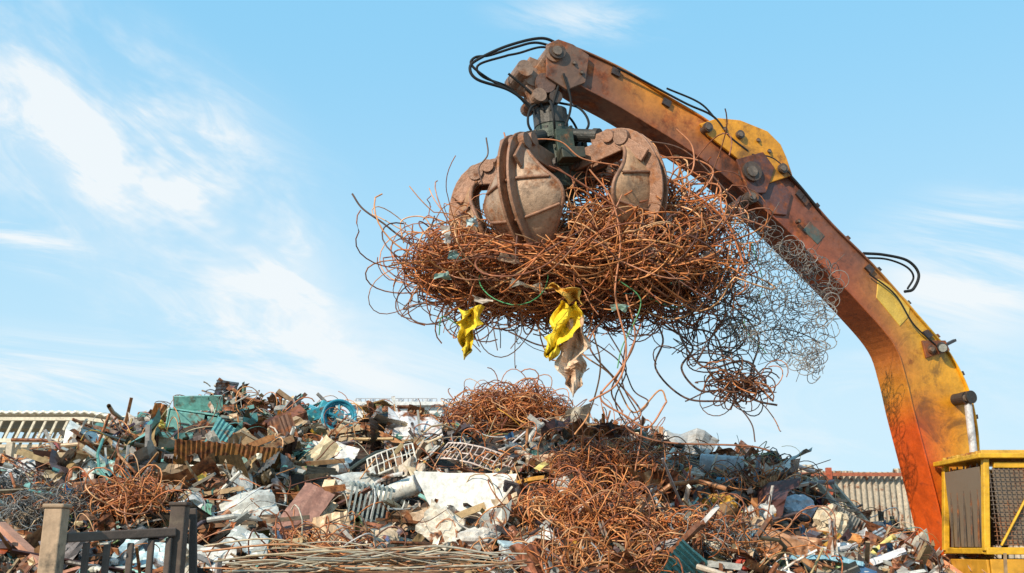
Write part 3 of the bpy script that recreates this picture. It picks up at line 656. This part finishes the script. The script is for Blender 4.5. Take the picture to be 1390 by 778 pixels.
# ---------------------------------------------------------------- load of rusty rebar
le=empty('tangled_rebar_load',P(785,345,10.1))
B=MB(); C1=P(768,364,10.15); R1=np.array([1.58,1.05,.56]); C2=P(868,308,10.1); R2_=np.array([.74,.75,.60])
def emit(n,ctr,rad,L,step,curl,zs,r,pull=.35,dark=1,pw=.5,wear=(.05,.45),kink=.03,jit=.03,cols=None,xb=1.0,start=None):
    st=ball(n,ctr,rad,pw) if start is None else start; ds=rng.normal(size=(n,3))*[xb,.8,zs]
    p=walk(n,L,step,st,ds,curl,ctr,rad,pull,jit,kink)
    for i in range(n):
        m_=int(rng.integers(L//3,L+1)); c=rc(dark) if cols is None else np.array(random.choice(cols))*rng.uniform(.7,1.2)
        q=p[i,:m_]; X_,Y_=proj(q)
        bad=((q[:,1]<9.55)&(X_>650)&(X_<768)&(Y_<316))|((q[:,1]<9.75)&(X_>830)&(X_<915)&(Y_<262))
        if bad.any():
            k0=int(np.argmax(bad)); 
            if k0<6: continue
            q=q[:k0]
        tube(B,q,rng.uniform(*r),c,rng.uniform(*wear),5 if dark>.6 else 4)
emit(600,C1,R1,30,.09,.38,.34,(.004,.0085),xb=1.6,jit=.02,kink=.06)
emit(460,C1-[0,.15,.08],R1*[.97,.95,.70],32,.10,.20,.14,(.005,.0095),xb=2.4,jit=.015,kink=.06)
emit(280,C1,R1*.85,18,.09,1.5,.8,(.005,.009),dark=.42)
emit(370,C2,R2_,26,.08,.5,.8,(.005,.0085),kink=.09,jit=.02)
emit(90,C2+[.42,0,-.30],R2_*[.9,1,.8],26,.08,.7,.8,(.004,.0075),kink=.07)
emit(90,C1,R1*[1.05,1.08,1.08],14,.075,.7,.8,(.004,.0075),pull=.16,pw=.2,kink=.16)
emit(40,C1-[1.25,0,-.05],np.array([.42,.6,.42]),14,.065,.8,1.,(.004,.008),pull=.18,pw=.3,kink=.2)
emit(40,C2+[.1,0,.28],np.array([.75,.7,.45]),18,.08,.4,.8,(.006,.010),pull=.12,pw=.3,kink=.14)
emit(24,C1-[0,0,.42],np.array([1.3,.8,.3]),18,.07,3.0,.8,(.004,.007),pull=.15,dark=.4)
emit(16,C1,R1,26,.09,.8,.5,(.004,.006),cols=[(.08,.36,.14),(.10,.34,.28),(.70,.68,.62),(.10,.30,.12)],wear=(0,.1))
# straight rods poking out of the bundle
for i in range(85):
    a=rng.random()*math.tau; el=rng.normal(0,.35); d=nrm([math.cos(a)*1.5,math.sin(a),math.sin(el)*.9]); s=C1+d*R1*rng.uniform(.55,.9) if i<55 else C2+nrm([d[0],d[1],abs(d[2])+.2])*R2_*.8
    L_=rng.uniform(.35,.75); e=s+d*L_+[0,0,rng.normal(0,.12)]; X_,Y_=proj(np.array([s,e]))
    if e[1]<9.6 and X_.max()>640 and X_.min()<780 and Y_.min()<325: continue
    pts=[s,(s+e)/2+rng.normal(0,.03,3),e]
    if rng.random()<.4: pts.append(e+nrm(rng.normal(size=3))*.12)
    tube(B,catmull(pts,4),rng.uniform(.005,.009),rc(),.3,5)
B.build('rebar_tangle',M_wire,True,le)
B=MB()
def wire(pts,d=10.0,r=.010,col=None,n=8): tube(B,catmull([P(x,y,d+(p[0] if p else 0)) for x,y,*p in pts],n),r,rc() if col is None else col,.2,6)
DW=(.14,.07,.045); LR=(.56,.21,.09)
wire([(478,263),(492,283),(520,303),(545,322),(572,335),(620,345)],9.8,.010,DW)
wire([(660,187),(662,210),(650,228),(655,250)],9.6,.008,DW)
wire([(684,180),(692,200),(720,190),(760,192),(790,215),(840,225)],9.4,.008,LR)
wire([(745,225),(775,240),(850,290)],8.85,.009)
wire([(918,175),(940,200),(935,238),(880,250)],9.5,.009,LR); wire([(870,190),(930,205),(990,265),(1010,300)],9.6,.009,DW)
wire([(865,215),(935,215),(968,232),(950,262),(925,270)],9.6,.010,LR); wire([(935,250),(975,252),(980,285),(1005,340),(1000,372)],9.6,.010,LR)
wire([(900,240),(940,262),(985,300),(1010,360)],9.5,.010); wire([(840,200),(900,212),(960,245)],9.7,.009)
wire([(800,230),(830,270),(842,330),(835,400),(850,470),(838,520),(800,545)],9.0,.009,LR)
wire([(850,400),(862,460),(840,505),(815,540),(850,565),(880,580),(905,545)],9.3,.009,LR)
wire([(820,430),(800,470),(840,520),(870,560),(850,580),(900,600),(1010,605),(1045,612)],9.6,.009,(.34,.14,.07))
wire([(760,440),(790,480),(830,510),(860,560),(895,530),(905,545)],9.6,.008)
wire([(870,440),(850,490),(830,530),(845,560)],9.5,.008); wire([(805,450),(815,500),(800,560),(780,590)],9.6,.008)
wire([(790,455),(840,490),(860,530),(880,545),(868,562)],9.7,.007,DW); wire([(825,450),(850,500),(835,545),(860,590),(890,610)],9.7,.007,DW); wire([(850,460),(845,520),(870,575),(862,640)],9.8,.007,LR)
wire([(930,545),(970,530),(1000,550),(1020,575),(1025,600)],10,.007,DW)
wire([(900,440),(940,470),(925,500),(950,530),(990,530),(1030,545),(1055,550)],10,.011,DW)
wire([(915,430),(930,470),(960,500),(1010,490),(1040,520)],9.9,.011,DW)
wire([(960,400),(1000,420),(1030,460),(1020,510),(1050,545)],10.1,.010,DW)
wire([(900,400),(925,440),(970,455),(985,500),(1000,540)],9.9,.010,DW); wire([(880,420),(900,460),(890,500),(930,540),(985,545)],9.9,.010,DW)
wire([(620,440),(600,430),(596,455)],9.8,.006,(.05,.25,.08)); wire([(840,380),(870,410),(845,470),(838,500)],9.2,.006,(.10,.32,.12)); wire([(1020,330),(1035,390),(1010,440),(1040,480)],10,.006,(.10,.30,.12))
wire([(760,500),(775,515),(800,500)],9.7,.006,DW); wire([(690,450),(740,470),(800,462)],9.6,.008,DW)
wire([(560,405),(548,420),(575,412),(610,420)],9.8,.008,DW); wire([(548,330),(545,300),(575,295),(590,320)],9.9,.007); wire([(548,345),(556,372),(600,380)],9.8,.008)
for i in range(18):
    a=rng.uniform(620,930); l=rng.uniform(15,55); wire([(a,425),(a+rng.normal(0,10),430+l*.5),(a+rng.normal(0,16),430+l)],9.9+rng.normal(0,.3),.005,DW,5)
B.build('hanging_bars',M_wire,True,le)
B=MB()
DK=[(.14,.07,.045),(.08,.055,.05),(.22,.10,.05),(.12,.12,.10)]
emit(26,P(975,430,10.1),np.array([.42,.4,.42]),34,.06,2.2,1,(.005,.007),pull=.25,cols=DK)
emit(12,P(985,490,10.1),np.array([.42,.35,.42]),30,.06,2.6,1,(.005,.008),pull=.2,cols=DK)
emit(100,P(1000,522,10.1),np.array([.28,.25,.13]),16,.05,1.8,.5,(.004,.008),cols=[(.22,.09,.045),(.50,.19,.07),(.08,.04,.03)],pull=.3,kink=.1)
emit(34,P(940,395,10.1),np.array([.5,.45,.40]),26,.07,1.5,.9,(.005,.008),cols=DK+RUST[:2],pull=.25)
B.build('curly_wire_skirt',M_wire,True,le)
B=MB(); c00,c10,c11,c01=(1000,285),(1140,378),(1105,505),(985,455)
nu,nv_=16,14; tt=np.linspace(0,2*np.pi,15)
for i in range(nu):
    for j in range(nv_):
        if rng.random()<.12: continue
        u=i/(nu-1);v=j/(nv_-1)
        x=(1-u)*(1-v)*c00[0]+u*(1-v)*c10[0]+u*v*c11[0]+(1-u)*v*c01[0]+rng.normal(0,2.0)+6*math.sin(v*7+u*3); y=(1-u)*(1-v)*c00[1]+u*(1-v)*c10[1]+u*v*c11[1]+(1-u)*v*c01[1]+rng.normal(0,2.0)
        q=P(x,y,10.0+.18*math.sin(u*9+v*3)+.12*math.sin(v*11)); R=rot(math.pi/2+rng.normal(0,.45),0,rng.normal(0,.5)); r=rng.uniform(.07,.10)
        cc=(.32,.29,.26) if rng.random()<.5 else (.15,.13,.12)
        tube(B,np.stack([np.cos(tt)*r,np.sin(tt)*r,tt*.004],-1)@R.T+q,.0042,cc,.1,4)
        if rng.random()<.3: tube(B,np.stack([np.cos(tt)*r*.5,np.sin(tt)*r*.5,tt*.01],-1)@R.T+q,.0034,cc,.1,4)
        tube(B,np.array([q,q+rng.normal(0,.06,3),q+rng.normal(0,.12,3)]),.003,(.16,.13,.11),.1,4)
B.build('spring_wire_net',M_wire,True,le)
def rag(name,line,d,col,wear,cols2=None):
    B=MB(); p=catmull([(x,y,w) for x,y,w in line],6); n=len(p); m_=9; v=[]; cc=[]
    ph=rng.random(4)*6
    for i in range(n):
        for j in range(m_):
            s=(j/(m_-1)*2-1); x=p[i,0]+s*p[i,2]*(1+.25*math.sin(i*.9+ph[0])); y=p[i,1]+4*math.sin(s*3+i*.5+ph[1])
            v.append(P(x,y,d+.07*math.sin(s*5+ph[2]+i*.25)+.05*math.sin(i*.7+s*2+ph[3])+rng.normal(0,.012)))
            c=np.array(col) if cols2 is None else (np.array(col) if math.sin(i*.6+s*2+ph[0])>-.2 else np.array(cols2)); cc.append(c)
    B.add(v,gridf(n,m_),np.array(cc),wear); o=B.build(name,M_cloth,False,le); s=o.modifiers.new('t','SOLIDIFY'); s.thickness=.006
rag('yellow_rag_small',[(640,418,15),(638,438,15),(632,455,9),(634,472,7),(631,485,3)],9.2,(.88,.62,.03),.12)
rag('yellow_rag_large',[(772,412,12),(768,440,20),(755,462,14),(749,478,9),(745,487,3)],9.05,(.90,.64,.03),.16)
rag('brown_rag',[(776,430,12),(782,462,17),(774,490,19),(779,512,13),(778,536,3)],9.1,(.76,.56,.40),.20,(.60,.38,.24))
rag('yellow_rag_strip',[(752,388,10),(770,396,14),(782,410,10)],9.0,(.80,.46,.08),.3)
B=MB()
for (x,y,w,h,c) in((715,388,66,12,(.66,.56,.44)),(640,300,16,12,(.5,.6,.6)),(620,345,22,12,(.3,.45,.42)),(905,300,18,22,(.6,.6,.6)),(920,380,20,10,(.1,.35,.3)),(605,318,14,26,(.55,.5,.45)),(690,350,26,10,(.55,.4,.3)),(880,340,26,12,(.4,.3,.25)),(600,375,20,10,(.2,.3,.26)),(840,420,24,10,(.25,.36,.3)),(655,408,30,8,(.5,.42,.35)),(960,345,20,10,(.45,.42,.4)),(780,340,22,10,(.5,.32,.2))):
    q=P(x,y,9.2 if x<900 else 9.6); k=mppx(q); sheet(B,q,rot(1.2+rng.normal(0,.3),rng.normal(.15,.2),rng.normal(0,.4)),w*k,h*k,c,.3,.03,6)
B.build('sheet_scraps',M_scrap,False,le)

# ---------------------------------------------------------------- right corrugated fence
fe=empty('corrugated_metal_fence',P(1200,700,24)); B=MB()
xa=P(1000,640,24)[0]; xb=P(1700,640,24)[0]; zt=P(1160,638,24)[2]; n=int((xb-xa)/.036)
xs=np.linspace(xa,xb,n); panel=np.floor((xs-xa)/.95).astype(int); pc=rng.uniform(.7,1.15,panel.max()+1); dz=rng.normal(0,.05,panel.max()+1); dy=rng.normal(0,.03,panel.max()+1)
yy=24+.05*np.cos((xs-xa)/.144*2*np.pi)+dy[panel]+(xs-xa)*.05
zz=np.linspace(0,1,8); V=[];CC=[]
for k_ in range(8): V.append(np.stack([xs,yy,zz[k_]*(zt+dz[panel])],1)); CC.append(np.stack([.56*pc[panel],.47*pc[panel],.36*pc[panel]],1))
V=np.stack(V,1).reshape(-1,3); CC=np.stack(CC,1).reshape(-1,3)
B.add(V,gridf(n,8),CC,.38); B.build('panels',M_scrap,True,fe)
B=MB()
for x in np.arange(xa+.3,xb,3.05): box(B,(x+1.9,23.86+(x+1.9-xa)*.05,zt/2),(.12,.12,zt+.1),None,(.50,.11,.05),.3)
Yr=lambda x:23.87+(x-xa)*.05
for z in(zt*.35,zt*.97): beam(B,(xa,Yr(xa)-.02,z),(xb,Yr(xb)-.02,z),.06,.08,(.48,.14,.07),.35)
B.build('posts_and_rails',M_scrap,False,fe)
we=empty('warehouse_shed',P(60,640,36)); D=36
zt=P(60,562,D)[2]; zb_=P(60,598,D)[2]; xl=P(-420,560,D)[0]; xr=P(204,573,D)[0]; xk=P(120,560,D)[0]
WC=(.80,.70,.54)
B=MB(); n=260; xs=np.linspace(xl,xr,n); V=[]
for y in [D-.12,D+3,D+7]:
    zz=zt+.035*np.sin((xs-xl)/.30*2*np.pi)+(y-D)*.02 - np.clip((xs-xk)/(xr-xk),0,1)*.32
    V.append(np.stack([xs,xs*0+y,zz],1))
V=np.stack(V,0).reshape(-1,3); B.add(V,gridf(3,n),(.82,.76,.64),.12)
o=B.build('corrugated_roof',M_scrap,True,we); s=o.modifiers.new('t','SOLIDIFY'); s.thickness=.09
B=MB()
for y in(D,D+3.5):
    beam(B,(xl,y,zt-.18),(xk,y,zt-.18),.12,.12,WC,.1); beam(B,(xk,y,zt-.18),(xr,y,zt-.50),.12,.12,WC,.1)
    beam(B,(xl,y,zb_),(xr-.1,y,zb_),.12,.14,WC,.1)
    x=xl
    while x<xr-.5:
        beam(B,(x,y,zb_),(x+.26,y+.01,zt-.24 if x<xk else zt-.40),.08,.08,WC,.1); x+=.40
for x in np.arange(xr-.4,xl,-4.6):
    for y in(D+.02,D+6): beam(B,(x,y,0),(x,y,zb_-.07),.22,.22,(.6,.5,.38),.25)
B.build('roof_trusses_and_columns',M_matte,False,we)
B=MB(); z1=P(30,626,D)[2]; xw=P(62,600,D)[0]
box(B,((xl+xw)/2,D+.5,(zb_-.1+z1)/2),(xw-xl,.2,zb_-.1-z1),None,(.80,.70,.54),.15); box(B,((xl+xw)/2,D+1.0,z1/2),(xw-xl,.2,z1-.05),None,(.6,.48,.36),.3)
box(B,((xl+xr)/2,D+7.5,zb_/2),(xr-xl,.2,zb_),None,(.6,.56,.48),.3)
B.build('walls',M_matte,False,we)
B=MB()
z=P(20,626,26)[2]
for zz_ in(z,z-.5): beam(B,(P(-200,640,26)[0],26,zz_),(P(55,640,26)[0],26,zz_),.08,.16,(.66,.26,.09),.3)
for px in(-150,-80,-10,48): x=P(px,640,26)[0]; box(B,(x,26.1,z/2),(.12,.12,z+.1),None,(.5,.45,.4),.3)
B.build('orange_barrier_fence',M_matte)
be=empty('white_flat_roof_building',P(530,560,34)); B=MB(); z=P(530,551,34)[2]; a=P(474,560,34)[0]; b2=P(600,560,34)[0]
box(B,((a+b2)/2,37,z/2),(b2-a,6,z),None,(.78,.78,.76),.15); box(B,((a+b2)/2,36.95,z+.06),(b2-a+.3,6.3,.12),None,(.74,.74,.73),.15)
for i in range(3): box(B,(a+.8+i*1.1,33.98,z-1.2),(.6,.06,.7),None,(.05,.07,.09),.0)
for i in range(18):
    x=a+.2+i*(b2-a-.4)/17; cyl(B,(x,34.1,z+.1),(x,34.1,z+.26),.02,(.4,.4,.42),.2,6)
    if i%3==0: lump(B,np.array((x,34.5,z+.20)),randrot(),(.13,.12,.14),(.5,.5,.52),.2,.2)
beam(B,(a+.2,34.1,z+.27),(b2-.2,34.1,z+.27),.025,.025,(.4,.4,.42)); B.build('building_shell',M_matte,False,be)
ge2=empty('wooden_picket_gate',P(160,760,6)); B=MB()
def gp(px,py,d=6.0): return P(px,py,d)
for px,pt,w,d,col in((78,690,.105,5.8,(.50,.34,.22)),(245,687,.095,6.3,(.10,.07,.055))):
    c=gp(px,pt,d); box(B,(c[0],c[1],c[2]/2),(w,w,c[2]),None,col,.38)
    box(B,(c[0],c[1],c[2]+.012),(w+.02,w+.02,.024),None,np.array(col)*.8,.3)
beam(B,gp(90,730,5.87),gp(238,722,6.25),.05,.055,(.13,.09,.07),.3)
for px,pt in((118,731),(146,733),(178,731),(206,727),(230,724)):
    d=5.87+(px-90)/148*.38; c=gp(px,pt+6,d); box(B,(c[0],c[1]-.002,c[2]/2),(.038,.03,c[2]),None,(.11,.08,.065),.25)
beam(B,gp(262,690,6.45),gp(262,790,6.45),.03,.05,(.08,.06,.05)); beam(B,gp(90,860,5.87),gp(238,850,6.25),.05,.055,(.10,.07,.055),.25)
B.build('posts_rails_and_pickets',M_matte,False,ge2,'bevel')

# ---------------------------------------------------------------- sky, sun, camera
SE=math.radians(33); sdir=np.array([-.62,-.78,0]); sdir/=np.linalg.norm(sdir)
world=bpy.data.worlds.new('World'); scene.world=world; world.use_nodes=True; nt=world.node_tree; L_=nt.links; bg=nt.nodes['Background']
sky=N(nt,'ShaderNodeTexSky',sky_type='NISHITA'); sky.sun_disc=False; sky.sun_elevation=SE; sky.sun_rotation=math.atan2(sdir[0],sdir[1]); sky.air_density=1.0; sky.dust_density=.6; sky.ozone_density=1.2
tc=N(nt,'ShaderNodeTexCoord'); sp=N(nt,'ShaderNodeSeparateXYZ'); L_.new(tc.outputs['Generated'],sp.inputs[0])
def Mth(op,a,b=None,clamp=False):
    n=N(nt,'ShaderNodeMath',operation=op); n.use_clamp=clamp
    for i,x in enumerate((a,b)):
        if x is None: continue
        if isinstance(x,(int,float)): n.inputs[i].default_value=x
        else: L_.new(x,n.inputs[i])
    return n.outputs[0]
yab=Mth('MAXIMUM',sp.outputs[1],.12)
ca=Mth('DIVIDE',sp.outputs[0],yab); cb=Mth('DIVIDE',sp.outputs[2],yab)
def ab(px,py): v=ray(px,py); return v[0]/v[1],v[2]/v[1]
def smooth(x,lo_,hi_,t0=0.0,t1=1.0):
    mr=N(nt,'ShaderNodeMapRange',interpolation_type='SMOOTHSTEP'); mr.inputs[1].default_value=lo_; mr.inputs[2].default_value=hi_; mr.inputs[3].default_value=t0; mr.inputs[4].default_value=t1; L_.new(x,mr.inputs[0]); return mr.outputs[0]
def noise_layer(ang,sx,sy,dist,det,lo_,hi_,off=0):
    c,s=math.cos(ang),math.sin(ang)
    u=Mth('ADD',Mth('MULTIPLY',ca,c*sx),Mth('MULTIPLY',cb,-s*sx)); v=Mth('ADD',Mth('MULTIPLY',ca,s*sy),Mth('MULTIPLY',cb,c*sy))
    cc=N(nt,'ShaderNodeCombineXYZ'); L_.new(u,cc.inputs[0]); L_.new(v,cc.inputs[1]); cc.inputs[2].default_value=off
    nz=N(nt,'ShaderNodeTexNoise'); nz.inputs['Scale'].default_value=1; nz.inputs['Detail'].default_value=det; nz.inputs['Roughness'].default_value=.64; nz.inputs['Distortion'].default_value=dist
    L_.new(cc.outputs[0],nz.inputs['Vector']); return smooth(nz.outputs['Fac'],lo_,hi_)
def blob(px,py,rxp,ryp,angdeg):
    a,b_=ab(px,py); th=math.radians(angdeg); c,s=math.cos(th),math.sin(th)
    da=Mth('SUBTRACT',ca,a); db=Mth('SUBTRACT',cb,b_)
    u=Mth('MULTIPLY',Mth('ADD',Mth('MULTIPLY',da,c),Mth('MULTIPLY',db,-s)),F/rxp); v=Mth('MULTIPLY',Mth('ADD',Mth('MULTIPLY',da,s),Mth('MULTIPLY',db,c)),F/ryp)
    r=Mth('SQRT',Mth('ADD',Mth('MULTIPLY',u,u),Mth('MULTIPLY',v,v))); return smooth(r,0,1,1,0)
ang=math.radians(34)
st=noise_layer(ang,4.5,17,.8,6,.36,.66,3.1); soft=noise_layer(ang,2.6,5.5,.6,5,.34,.60,9.2); hor=noise_layer(math.radians(10),3.0,12,.9,6,.38,.64,1.3)
b1=blob(170,200,480,240,35); b2_=blob(360,360,320,120,40); b3=blob(130,520,620,95,5); b4=blob(1340,360,280,160,-15); b5=blob(790,25,190,60,5); b6=blob(600,500,480,130,5); b7=blob(40,330,140,60,20); b8=blob(1150,560,460,130,-4); b9=blob(300,430,300,100,15)
dense=Mth('MULTIPLY',Mth('ADD',b1,b2_),1.7)
c1=Mth('MULTIPLY',dense,Mth('ADD',Mth('MULTIPLY',Mth('MULTIPLY',st,soft),.75),Mth('ADD',Mth('MULTIPLY',soft,.28),.08)))
c2=Mth('MULTIPLY',Mth('ADD',Mth('ADD',Mth('MULTIPLY',b3,1.5),Mth('MULTIPLY',b4,1.5)),Mth('ADD',Mth('ADD',Mth('MULTIPLY',b5,.8),b9),Mth('MULTIPLY',b7,1.4))),hor)
c3=Mth('MULTIPLY',Mth('ADD',b6,b8),Mth('ADD',Mth('MULTIPLY',hor,.55),.15))
cl=Mth('ADD',Mth('ADD',c1,c2),c3,True); cl=Mth('MULTIPLY',cl,.9)
hz=smooth(sp.outputs[2],-.02,.56,.86,.04)
g=N(nt,'ShaderNodeMix',data_type='RGBA'); g.inputs[0].default_value=.8; L_.new(sky.outputs[0],g.inputs[6]); g.inputs[7].default_value=(2.9,7.3,10.8,1)
h=N(nt,'ShaderNodeMix',data_type='RGBA'); L_.new(hz,h.inputs[0]); L_.new(g.outputs[2],h.inputs[6]); h.inputs[7].default_value=(6.8,8.9,9.9,1)
cm=N(nt,'ShaderNodeMix',data_type='RGBA'); L_.new(cl,cm.inputs[0]); L_.new(h.outputs[2],cm.inputs[6]); cm.inputs[7].default_value=(9.2,9.6,9.8,1)
L_.new(cm.outputs[2],bg.inputs[0]); bg.inputs[1].default_value=.1
sun=bpy.data.lights.new('sun','SUN'); sun.energy=5.0; sun.angle=math.radians(.5); sun.color=(1,.88,.70)
so=bpy.data.objects.new('sun',sun); scene.collection.objects.link(so)
dvec=Vector((sdir[0]*math.cos(SE),sdir[1]*math.cos(SE),math.sin(SE))); so.rotation_euler=dvec.to_track_quat('Z','Y').to_euler(); so.location=(-10,-20,20)
cam=bpy.data.cameras.new('camera'); cam.sensor_width=36; cam.lens=36*F/1390; cam.clip_end=5000
co=bpy.data.objects.new('camera',cam); scene.collection.objects.link(co); co.location=CAM; co.rotation_euler=(math.pi/2+TH,0,0); scene.camera=co
scene.view_settings.view_transform='Standard'; scene.view_settings.look='None'; scene.view_settings.exposure=0
